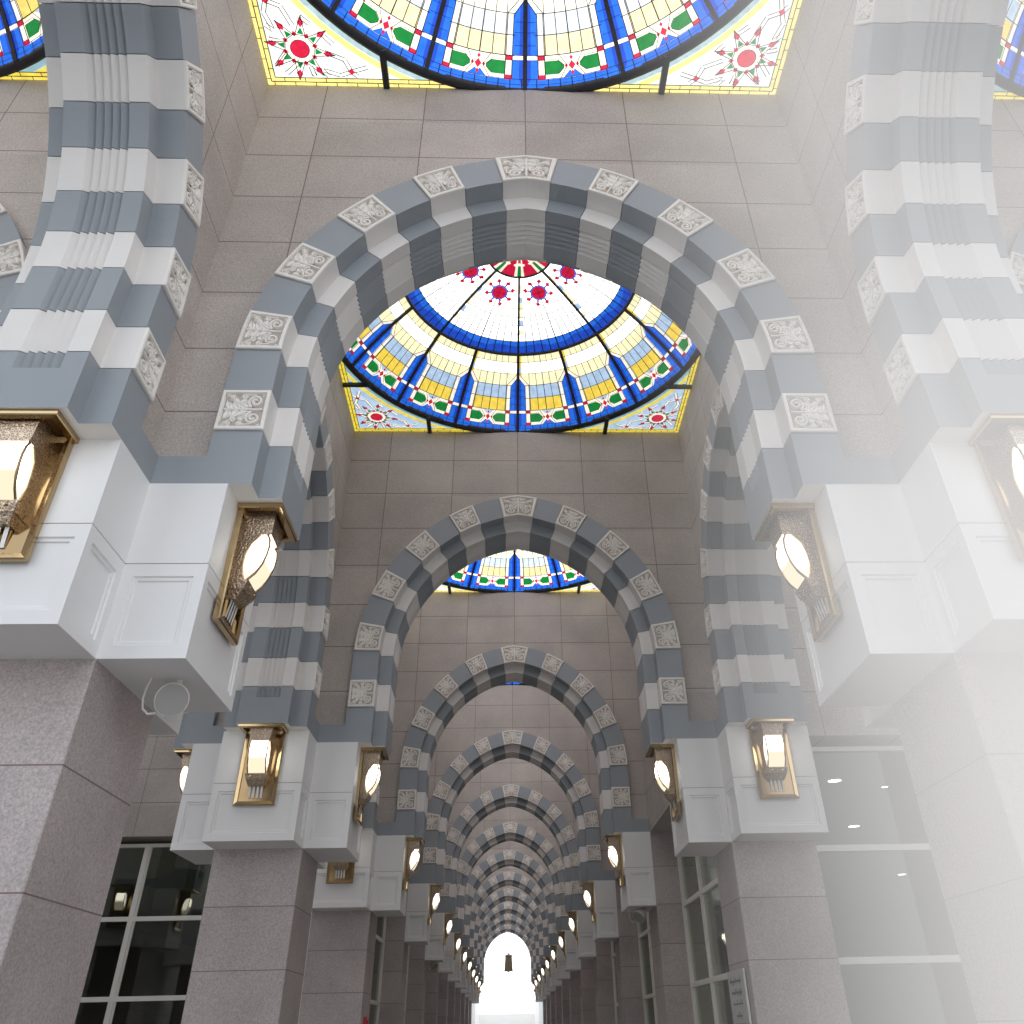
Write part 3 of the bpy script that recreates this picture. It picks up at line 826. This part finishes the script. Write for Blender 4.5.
def skylight(label, x, y, glow_, detailed, group='stained glass skylights over the bays'):
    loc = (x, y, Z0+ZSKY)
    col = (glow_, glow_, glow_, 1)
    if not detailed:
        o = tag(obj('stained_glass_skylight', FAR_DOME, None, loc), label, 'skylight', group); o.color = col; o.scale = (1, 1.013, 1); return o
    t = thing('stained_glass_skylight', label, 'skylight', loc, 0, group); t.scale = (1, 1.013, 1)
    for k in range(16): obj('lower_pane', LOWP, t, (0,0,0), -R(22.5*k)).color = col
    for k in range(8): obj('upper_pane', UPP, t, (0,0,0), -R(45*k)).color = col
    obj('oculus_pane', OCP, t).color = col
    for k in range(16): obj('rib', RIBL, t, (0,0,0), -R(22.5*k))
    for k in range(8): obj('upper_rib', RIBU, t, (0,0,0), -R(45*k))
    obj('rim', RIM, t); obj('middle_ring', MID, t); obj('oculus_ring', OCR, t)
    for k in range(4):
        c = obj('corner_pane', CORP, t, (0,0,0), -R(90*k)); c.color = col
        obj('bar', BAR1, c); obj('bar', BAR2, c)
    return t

# ------------------------------------------------------------------ walls
def arch_wall(half, thick, bottom=ZBAND):
    """wall slab centred on y=0 with the arch opening (hidden edge inside the voussoirs)"""
    mb = MB(); rh = 2.25; m = M['wall']
    xl = rh-CEN
    crv = [(-xl, bottom), (-xl, ZT+ZA)]
    n = 18; tm = acos(CEN/rh)
    for i in range(1, n+1):
        th = tm*i/n; crv.append((-(rh*cos(th)-CEN), ZT+ZA+rh*sin(th)))
    crv += [(-x, z) for x, z in reversed(crv[:-1])]
    top = ZSKY
    for y, fl in ((-thick, False), (thick, True)):
        def fc(p): p = [(x, y, z) for x, z in p]; mb.face(p[::-1] if fl else p, m)
        fc([(-half, bottom), (-xl, bottom), (-xl, top), (-half, top)]); fc([(xl, bottom), (half, bottom), (half, top), (xl, top)])
        for i in range(len(crv)-1):
            a, b = crv[i], crv[i+1]
            if abs(a[0]-b[0]) < 1e-6: continue
            fc([a, b, (b[0], top), (a[0], top)])
    for i in range(len(crv)-1):
        a, b = crv[i], crv[i+1]; mb.face([(a[0], -thick, a[1]), (a[0], thick, a[1]), (b[0], thick, b[1]), (b[0], -thick, b[1])], m)
    for s in (-1, 1):
        mb.face([(s*half, -thick, bottom), (s*half, thick, bottom), (s*half, thick, top), (s*half, -thick, top)], m)
        a, b = sorted((s*half, s*xl)); mb.face([(a, -thick, bottom), (b, -thick, bottom), (b, thick, bottom), (a, thick, bottom)], m)
    mb.face([(-half, -thick, top), (half, -thick, top), (half, thick, top), (-half, thick, top)], m)
    return mb.mesh('wall')
TH = 0.397
WT = arch_wall(2.571, TH); WL = arch_wall(3.0, TH)
for n in range(1, NARCH+1):
    struct('wall_cross', WT, (0, PY(n), Z0))
LEFT_OPEN, RIGHT_OPEN = (0, 1, 2), (0, 1)
for sgn, opens, nm in ((-1, LEFT_OPEN, 'wall_left'), (1, RIGHT_OPEN, 'wall_right')):
    for b in range(0, NARCH):
        if b in opens:
            o = struct(nm, WL, (sgn*PX, BY(b), Z0)); o.rotation_euler = (0, 0, pi/2)
    y0 = PY(len(opens))+AH-0.01 if sgn < 0 else PY(2)+AH-0.01
    mb = MB(); x0, x1 = sorted((sgn*2.4755, sgn*3.45)); mb.box(x0, x1, PY(len(opens))+0.40, PY(NARCH)+0.50, ZT-0.003, ZSKY, M['wall'])
    struct(nm, mb.mesh(nm), (0, 0, Z0))
# side aisles
XA = 2*PX
for sgn, nm, last in ((-1, 'left', 3), (1, 'right', 2)):
    for n in range(1, last): struct('wall_aisle_'+nm, WT, (sgn*XA, PY(n), Z0))
    # far wall of the aisle over the glass
    x0, x1 = sorted((sgn*3.30, sgn*9.92))
    mb = MB(); mb.box(x0, x1, PY(last)-.22, PY(last)+.30, 2.985, ZSKY, M['wall']); struct('wall_aisle_end_'+nm, mb.mesh('w'), (0, 0, Z0))
    x0, x1 = sorted((sgn*9.92, sgn*10.3))
    mb = MB(); mb.box(x0, x1, -0.9, PY(last), -Z0, ZSKY, M['wall']); struct('wall_outer_'+nm, mb.mesh('w'), (0, 0, Z0))
mb = MB(); mb.face([(-40, -60, 0), (40, -60, 0), (40, 220, 0), (-40, 220, 0)], M['floor']); struct('floor', mb.mesh('floor'))

# ------------------------------------------------------------------ arches in place
GT = 'striped arches across the main arcade'
for n in range(1, NARCH+1):
    lab = {1: 'nearest grey and white striped arch with carved panels, spanning the main arcade',
           NARCH: 'last grey and white striped arch, framing the bright far end of the arcade'}.get(n,
           'grey and white striped arch, %s across the main arcade counted from the nearest' % ORD[n])
    arch(lab, (0, PY(n)-AH, Z0+ZT), 0, n <= 7, GT)
GS = 'striped arches along the sides of the arcade'
for sgn, opens, side in ((-1, LEFT_OPEN, 'left'), (1, RIGHT_OPEN, 'right')):
    for b in opens:
        lab = 'striped arch along the %s side of the arcade, %s' % (side, ('curving up overhead from the nearest pier', 'between the first and second piers', 'between the second and third piers')[b])
        arch(lab, (sgn*(PX-AH), BY(b), Z0+ZT), -sgn*pi/2, True, GS)
GA_ = 'striped arches across the side aisles'
arch('striped arch across the left side aisle, beside the nearest left pier', (-XA, PY(1)-AH, Z0+ZT), 0, True, GA_)
arch('striped arch across the left side aisle, beside the second left pier', (-XA, PY(2)-AH, Z0+ZT), 0, True, GA_)
arch('striped arch across the hazy right side aisle beside the nearest right pier', (XA, PY(1)-AH, Z0+ZT), 0, True, GA_)

# ------------------------------------------------------------------ piers and lanterns
GP = 'piers of the arcade'
for sgn, side, inner, outer, last in ((-1, 'left', 'E', 'W', 3), (1, 'right', 'W', 'E', 2)):
    for n in range(0, NARCH+1):
        closed = n > last
        if closed: arms = inner
        else:
            arms = 'F'+inner
            if n < last: arms += 'B'+outer
        arms = ''.join(sorted(arms))
        if n == 0: lab = 'granite pier with white bracketed capital beside the viewer on the %s' % side
        elif closed: lab = 'granite pier with a single white bracket, %s down the %s side of the arcade' % (ORD[n], side)
        else: lab = ('%s granite pier with white cross-shaped capital on the %s side of the arcade' % (('nearest' if n == 1 else ORD[n]), side))
        pier(lab, sgn*PX, PY(n), arms, closed, GP)
        if n == 0: continue
        who = 'nearest' if n == 1 else ORD[n]
        lantern('lit gold lantern facing the arcade on the %s %s pier' % (who, side), sgn*(PX-AL), PY(n), -sgn*pi/2, 'lanterns facing the arcade')
        if not closed:
            lantern('lit gold lantern on the front of the %s %s pier' % (who, side), sgn*PX, PY(n)-AL, 0, 'lanterns on the pier fronts')
lantern('lit gold lantern on the aisle side of the outer left pier, mirrored in glass', -3*PX+AL, PY(2), pi/2, 'lanterns on the outer left pier')
lantern('lit gold lantern on the back of the outer left pier, mirrored in the dark glass', -3*PX, PY(2)+AL, pi, 'lanterns on the outer left pier')
lantern('lit gold lantern on the aisle side of the second left pier', -(PX+AL), PY(2), -pi/2, 'lanterns facing the side aisles')
for sgn, side, ns in ((-1, 'left', (1, 2)), (1, 'right', (1,))):
    for n in ns:
        pier('granite pier with white capital at the outer edge of the %s aisle, %s row' % (side, ORD[n]), sgn*3*PX, PY(n), 'BEFW', False, 'outer piers of the aisles')

# ------------------------------------------------------------------ skylights
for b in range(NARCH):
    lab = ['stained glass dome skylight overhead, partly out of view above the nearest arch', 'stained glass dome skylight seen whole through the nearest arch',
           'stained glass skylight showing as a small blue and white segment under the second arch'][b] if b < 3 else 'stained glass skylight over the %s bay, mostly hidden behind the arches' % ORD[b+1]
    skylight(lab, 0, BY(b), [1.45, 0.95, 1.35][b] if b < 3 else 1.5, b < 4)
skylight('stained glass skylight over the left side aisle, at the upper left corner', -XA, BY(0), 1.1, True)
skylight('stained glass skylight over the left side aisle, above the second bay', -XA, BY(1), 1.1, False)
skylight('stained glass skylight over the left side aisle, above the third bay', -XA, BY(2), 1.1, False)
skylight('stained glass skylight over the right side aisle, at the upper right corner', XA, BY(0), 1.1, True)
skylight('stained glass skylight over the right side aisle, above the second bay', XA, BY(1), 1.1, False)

# ------------------------------------------------------------------ windows
def window(nm, x0, x1, z0, z1, mull, trans, glass, loc, rz, d=0.10):
    """glazed screen in local x/z, front toward -y"""
    o = obj(nm, None, None, loc, rz); o['kind'] = 'structure'
    f = MB(); w = .055
    for a, b, c, e in ((x0, x1, z1-w, z1), (x0, x0+w, z0, z1), (x1-w, x1, z0, z1)): f.box(a, b, -d/2, d/2, c, e, M['frame'])
    for m in mull: f.box(m-.032, m+.032, -d/2-.002, d/2, z0, z1-w, M['frame'])
    for t in trans:
        f.box(x0+w, x1-w, -d/2+.006, d/2-.01, t-.034, t+.034, M['frame'])
    # slim inner beads
    xs = sorted([x0+w]+list(mull)+[x1-w])
    for m in xs:
        for s in (-1, 1):
            c = m+s*.050
            if x0+w < c < x1-w: f.box(c-.016, c+.016, -.022, .02, z0, z1-w, M['frame'])
    obj('frame', f.mesh('frame'), o)
    xs = [x0+w]+sorted(mull)+[x1-w]; zs = [z0]+sorted(trans)+[z1-w]
    for i in range(len(xs)-1):
        for j in range(len(zs)-1):
            p = MB(); p.box(xs[i]+.002, xs[i+1]-.002, -.006, .006, zs[j]+.002, zs[j+1]-.002, glass); obj('pane', p.mesh('pane'), o)
    return o
TR = (-0.56, 0.585, 1.725)
k = 1
window('window_%d' % k, -9.92, -3.46, -Z0, 2.90, (-6.68,), TR, M['glassL'], (0, PY(3)+.05, Z0), 0); k += 1
window('window_%d' % k, 3.46, 9.92, -Z0, 2.90, (6.68,), TR, M['glassR'], (0, PY(2)+.03, Z0), 0); k += 1
for sgn, b0, g in ((-1, 3, M['glassL']), (1, 2, M['glassR'])):
    for b in range(b0, NARCH-1+1):
        if b >= NARCH: break
        L = 6.0-2*AH
        window('window_%d' % k, -L/2, L/2, -Z0, 2.889, (-.84, .84), TR, g, (sgn*PX, BY(b), Z0), -sgn*pi/2); k += 1
# rooms behind the glass
for sgn, side, ys, m in ((-1, 'left', PY(3)+.32, M['room']), (1, 'right', PY(2)+.32, M['roomR'])):
    xa, xb = sorted((sgn*3.30, sgn*14.0)); ye = PY(NARCH)+.5
    mb = MB(); mb.box(xa, xb, ys, ye, 3.35, 3.5, m); struct('ceiling_interior_'+side, mb.mesh('c'), (0, 0, Z0))
    mb = MB(); x0, x1 = sorted((sgn*14.0, sgn*14.2)); mb.box(x0, x1, ys, ye, -Z0, 3.35, m); struct('wall_interior_'+side, mb.mesh('w'), (0, 0, Z0))
    mb = MB(); x0, x1 = sorted((sgn*9.92, sgn*14.2)); mb.box(x0, x1, ys-.3, ys, -Z0, 3.5, m); struct('wall_interior_front_'+side, mb.mesh('w'), (0, 0, Z0))
    mb = MB(); x0, x1 = sorted((sgn*3.4, sgn*14.2)); mb.box(x0, x1, ye, ye+.2, -Z0, 3.5, m); struct('wall_interior_end_'+side, mb.mesh('w'), (0, 0, Z0))
    mb = MB(); mb.face([(xa, ys, .004), (xb, ys, .004), (xb, ye, .004), (xa, ye, .004)], m); struct('floor_interior_'+side, mb.mesh('f'))
dn = MB(); 
dn.prism([(.11*cos(2*pi*i/24), .11*sin(2*pi*i/24)) for i in range(24)], -.012, 0, M['down']); DNG = dn.mesh('lamp')
dn = MB(); nn = 24
dn.grid([[(r*cos(2*pi*i/nn), r*sin(2*pi*i/nn), z) for i in range(nn)] for r, z in ((.16, 0), (.155, -.018), (.112, -.018), (.11, 0))], M['plastic'], closed=True); DNR = dn.mesh('trim_ring')
for i, (x, y) in enumerate(((5.445, 14.96), (6.52, 15.5), (7.15, 18.98), (10.9, 26.0), (4.9, 21.0), (4.6, 15.6))):
    where = ('highest and largest', 'small one right of the highest', 'in the middle of the upper pane', 'alone in the second pane', 'deep in the room', 'close behind the side window')[i]
    t = thing('ceiling_downlight', 'round recessed ceiling downlight behind the right glass, %s' % where, 'downlight', (x, y, Z0+3.35), 0, 'downlights behind the right glass')
    obj('lamp', DNG, t); obj('trim_ring', DNR, t)
    if i == 1: t.scale = (.5, .5, .5)

# added unseen area lights that brighten the rooms behind the glass
for sgn, ys, pw in ((1, (15.0, 27.0), 85.0), (-1, (24.0,), 90.0)):
    for y in ys:
        l = bpy.data.lights.new('interior_fill_light', 'AREA'); l.shape = 'RECTANGLE'; l.size = 6.0; l.size_y = 7.0; l.energy = pw; l.color = (1.0, 0.97, 0.88)
        lo = bpy.data.objects.new('interior_fill_light', l); C.objects.link(lo); lo.location = (sgn*8.2, y, Z0+3.3)

# ------------------------------------------------------------------ small fittings
def floodlight(label, loc, aim, s=1.0):
    t = thing('floodlight', label, 'floodlight', loc, 0, 'round floodlights under the capitals')
    b = MB(); n = 32
    prof = [(.0, .13), (.055, .13), (.075, .10), (.098, .03), (.108, .0), (.108, -.012), (.100, -.016)]
    b.grid([[(r*s*cos(2*pi*i/n), r*s*sin(2*pi*i/n), z*s) for i in range(n)] for r, z in prof], M['plastic'], closed=True, smooth=True)
    hd = obj('housing', b.mesh('housing'), t, (0, 0, -.13)); hd.rotation_euler = Vector(aim).to_track_quat('-Z', 'Y').to_euler()
    b = MB(); b.face([(.100*s*cos(2*pi*i/n), .100*s*sin(2*pi*i/n), -.012*s) for i in range(n)][::-1], M['lens']); obj('lens', b.mesh('lens'), hd)
    b = MB(); b.tube([(-.15, 0, 0), (-.165, 0, -.06), (-.168, 0, -.12), (-.155, 0, -.18), (-.12, 0, -.21), (-.07, 0, -.205)], .007, M['plastic'], 8)
    b.tube([(0, .06, 0), (0, .05, -.10)], .025, M['plastic'], 8)
    obj('bracket', b.mesh('bracket'), t)
    return t
floodlight('round white floodlight with curved bracket under the nearest left capital', (-2.12, 5.00, Z0+ZB), (1.9, -4.9, -1.4), 0.9)
floodlight('white cone floodlight hanging under the third right bracket', (2.20, PY(3)-.15, Z0+ZB), (-1.2, -.9, -1.4), 1.15)
floodlight('white floodlight under the fifth left bracket', (-2.2, PY(5)-.15, Z0+ZB), (1.2, -.9, -1.4), 1.1)

t = thing('directory_sign', 'grey directory panel with five lines of lettering on the second right pier', 'sign', (2.4717, 11.24, Z0), 0)
b = MB(); b.box(-.030, -.014, -.36, .42, -.75, .525, M['sign']); obj('panel', b.mesh('panel'), t)
b = MB(); b.box(-.032, -.012, -.376, -.36, -.75, .525, M['edge']); obj('edge_strip', b.mesh('edge_strip'), t)
b = MB()
for y in (-.25, .3):
    for z in (.40, -.5): b.tube([(-.014, y, z), (0.0, y, z)], .012, M['frame'], 8)
obj('spacer', b.mesh('spacer'), t)
random.seed(3)
for i, (z, w) in enumerate(((.42, .26), (.315, .24), (.215, .22), (.11, .12), (.005, .24))):
    b = MB(); y = .05+w
    while y > .05-w:
        l = random.uniform(.03, .08); y2 = max(y-l, .05-w)
        pts = [(-.0312, y+(y2-y)*q/6, z+.012*sin(q*1.3+i)*(1 if q % 2 else .3)) for q in range(7)]
        b.tube(pts, .0055, M['ink'], 5)
        if random.random() < .6: b.tube([(-.0312, (y+y2)/2, z+.012), (-.0312, (y+y2)/2, z+.038)], .0045, M['ink'], 5)
        if random.random() < .6: b.tube([(-.0312, (y+y2)/2-.008, z-.026), (-.0312, (y+y2)/2+.004, z-.026)], .005, M['ink'], 5)
        y = y2-.014
    obj('text_line', b.mesh('text_line'), t)

t = thing('fire_alarm', 'small red fire alarm on the side of the third left pier', 'alarm', (-2.4717, 17.0, Z0+.20), 0)
b = MB(); b.box(0, .05, -.055, .055, -.07, .07, M['red']); obj('housing', b.mesh('housing'), t)
b = MB(); b.tube([(.05, 0, 0), (.075, 0, 0)], .03, M['red'], 12); obj('button', b.mesh('button'), t)

# hanging lantern in the bright end
t = thing('hanging_lantern', 'tapered bronze lantern hanging on a chain in the bright far opening', 'lantern', (0.075, PY(NARCH)+.30, Z0+3.55), 0)
b = MB()
def sq(a, z): return [(-a, -a, z), (a, -a, z), (a, a, z), (-a, a, z)]
b.grid([sq(.31, 0), sq(.31, .05), sq(.29, .06), sq(.235, .88), sq(.255, .89), sq(.255, .94), sq(.06, 1.02)], M['bronze'], closed=True); b.face(sq(.31, 0)[::-1], M['bronze']); b.face(sq(.06, 1.02), M['bronze'])
for s in (-1, 1):
    for z in (.3, .6): b.box(-.25, .25, s*.24-.01, s*.24+.01, z, z+.03, M['bronze'])
obj('body', b.mesh('body'), t)
b = MB(); b.tube([(0, 0, 1.02), (0, 0, 1.12), (0, 0, 2.36)], [.05, .016, .016], M['bronze'], 8); obj('chain', b.mesh('chain'), t)
b = MB(); b.tube([(0, 0, -.06), (0, 0, 0)], [.03, .1], M['bronze'], 8); obj('finial', b.mesh('finial'), t)
# pale courtyard walls beyond the far end
b = MB(); b.box(-2.62, 2.74, 92, 92.4, -Z0, 1.42, M['pale']); struct('wall_courtyard_far', b.mesh('w'), (0, 0, Z0))
for sgn in (-1, 1):
    x0, x1 = sorted((sgn*2.50, sgn*4.2)); b = MB(); b.box(x0, x1, 80.0, 92.6, -Z0, 2.4, M['pale']); struct('wall_courtyard_side', b.mesh('w'), (0, 0, Z0))

# ------------------------------------------------------------------ mist over the near right side, an added veil lit by its own emission
m, nt, out = mat('glowing_haze')
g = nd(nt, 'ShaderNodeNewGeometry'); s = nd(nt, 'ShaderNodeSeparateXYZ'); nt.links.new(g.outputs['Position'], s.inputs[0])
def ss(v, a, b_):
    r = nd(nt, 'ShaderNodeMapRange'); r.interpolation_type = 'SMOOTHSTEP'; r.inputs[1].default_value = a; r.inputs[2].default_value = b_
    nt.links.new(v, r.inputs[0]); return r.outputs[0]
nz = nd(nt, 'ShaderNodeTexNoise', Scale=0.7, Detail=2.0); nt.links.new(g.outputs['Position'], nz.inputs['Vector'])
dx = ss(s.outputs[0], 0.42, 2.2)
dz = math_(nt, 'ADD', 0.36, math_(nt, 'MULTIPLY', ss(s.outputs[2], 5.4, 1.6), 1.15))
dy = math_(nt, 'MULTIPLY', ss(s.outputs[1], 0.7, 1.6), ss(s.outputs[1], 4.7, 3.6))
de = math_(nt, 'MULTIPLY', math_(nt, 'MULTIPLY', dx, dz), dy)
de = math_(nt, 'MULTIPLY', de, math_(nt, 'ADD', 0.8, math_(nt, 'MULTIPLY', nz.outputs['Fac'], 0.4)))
HAZE = 0.47
de = math_(nt, 'MULTIPLY', de, HAZE)
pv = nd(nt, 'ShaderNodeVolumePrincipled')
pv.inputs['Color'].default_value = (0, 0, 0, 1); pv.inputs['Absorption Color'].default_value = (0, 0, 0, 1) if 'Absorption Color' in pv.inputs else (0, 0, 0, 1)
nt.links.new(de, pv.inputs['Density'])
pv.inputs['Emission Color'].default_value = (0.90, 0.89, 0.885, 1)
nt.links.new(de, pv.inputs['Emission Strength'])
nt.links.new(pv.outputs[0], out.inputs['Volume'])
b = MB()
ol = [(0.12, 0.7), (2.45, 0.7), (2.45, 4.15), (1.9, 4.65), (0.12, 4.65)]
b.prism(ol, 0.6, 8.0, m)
o = tag(obj('haze', b.mesh('haze')), 'pale self-glowing mist in front of the nearest right pier', 'haze', None, 'stuff')

# ------------------------------------------------------------------ sky, sun, camera
w = bpy.data.worlds.new('World'); SC.world = w; w.use_nodes = True
nt = w.node_tree
for n in list(nt.nodes): nt.nodes.remove(n)
wo = nt.nodes.new('ShaderNodeOutputWorld'); bg = nt.nodes.new('ShaderNodeBackground')
tc = nt.nodes.new('ShaderNodeTexCoord'); sp = nt.nodes.new('ShaderNodeSeparateXYZ'); nt.links.new(tc.outputs['Generated'], sp.inputs[0])
mr = nt.nodes.new('ShaderNodeMapRange'); mr.inputs[1].default_value = 0.0; mr.inputs[2].default_value = 0.7; nt.links.new(sp.outputs[2], mr.inputs[0])
cr = mixc(nt, mr.outputs[0], (1.0, 1.0, 1.0), (0.72, 0.85, 1.0)); nt.links.new(cr, bg.inputs[0]); bg.inputs[1].default_value = 1.95
nt.links.new(bg.outputs[0], wo.inputs[0])

cam = bpy.data.cameras.new('Camera'); co = bpy.data.objects.new('Camera', cam); C.objects.link(co); SC.camera = co
F_, PI_, YA, RO_, CX = 828.9993, 0.6475393, 0.0485004, -0.0241376, -0.1518264
Fv = Vector((sin(YA)*cos(PI_), cos(YA)*cos(PI_), sin(PI_)))
Rv = Vector((cos(YA), -sin(YA), 0)); Uv = Rv.cross(Fv)
R2 = cos(RO_)*Rv+sin(RO_)*Uv; U2 = -sin(RO_)*Rv+cos(RO_)*Uv
mx = Matrix((R2, U2, -Fv)).transposed().to_4x4(); mx.translation = Vector((CX, 0, Z0))
co.matrix_world = mx
cam.sensor_width = 36.0; cam.lens = F_/1024*36.0
cam.shift_x = -28.341/1024; cam.shift_y = -106.192/1024
cam.clip_start = 0.02; cam.clip_end = 600
SC.view_settings.view_transform = 'Standard'
SC.view_settings.look = 'None'
SC.view_settings.exposure = 0.0; SC.view_settings.gamma = 1.06
SC.cycles.max_bounces = 10; SC.cycles.diffuse_bounces = 6; SC.cycles.transparent_max_bounces = 16; SC.cycles.volume_bounces = 0
SC.cycles.sample_clamp_indirect = 6.0
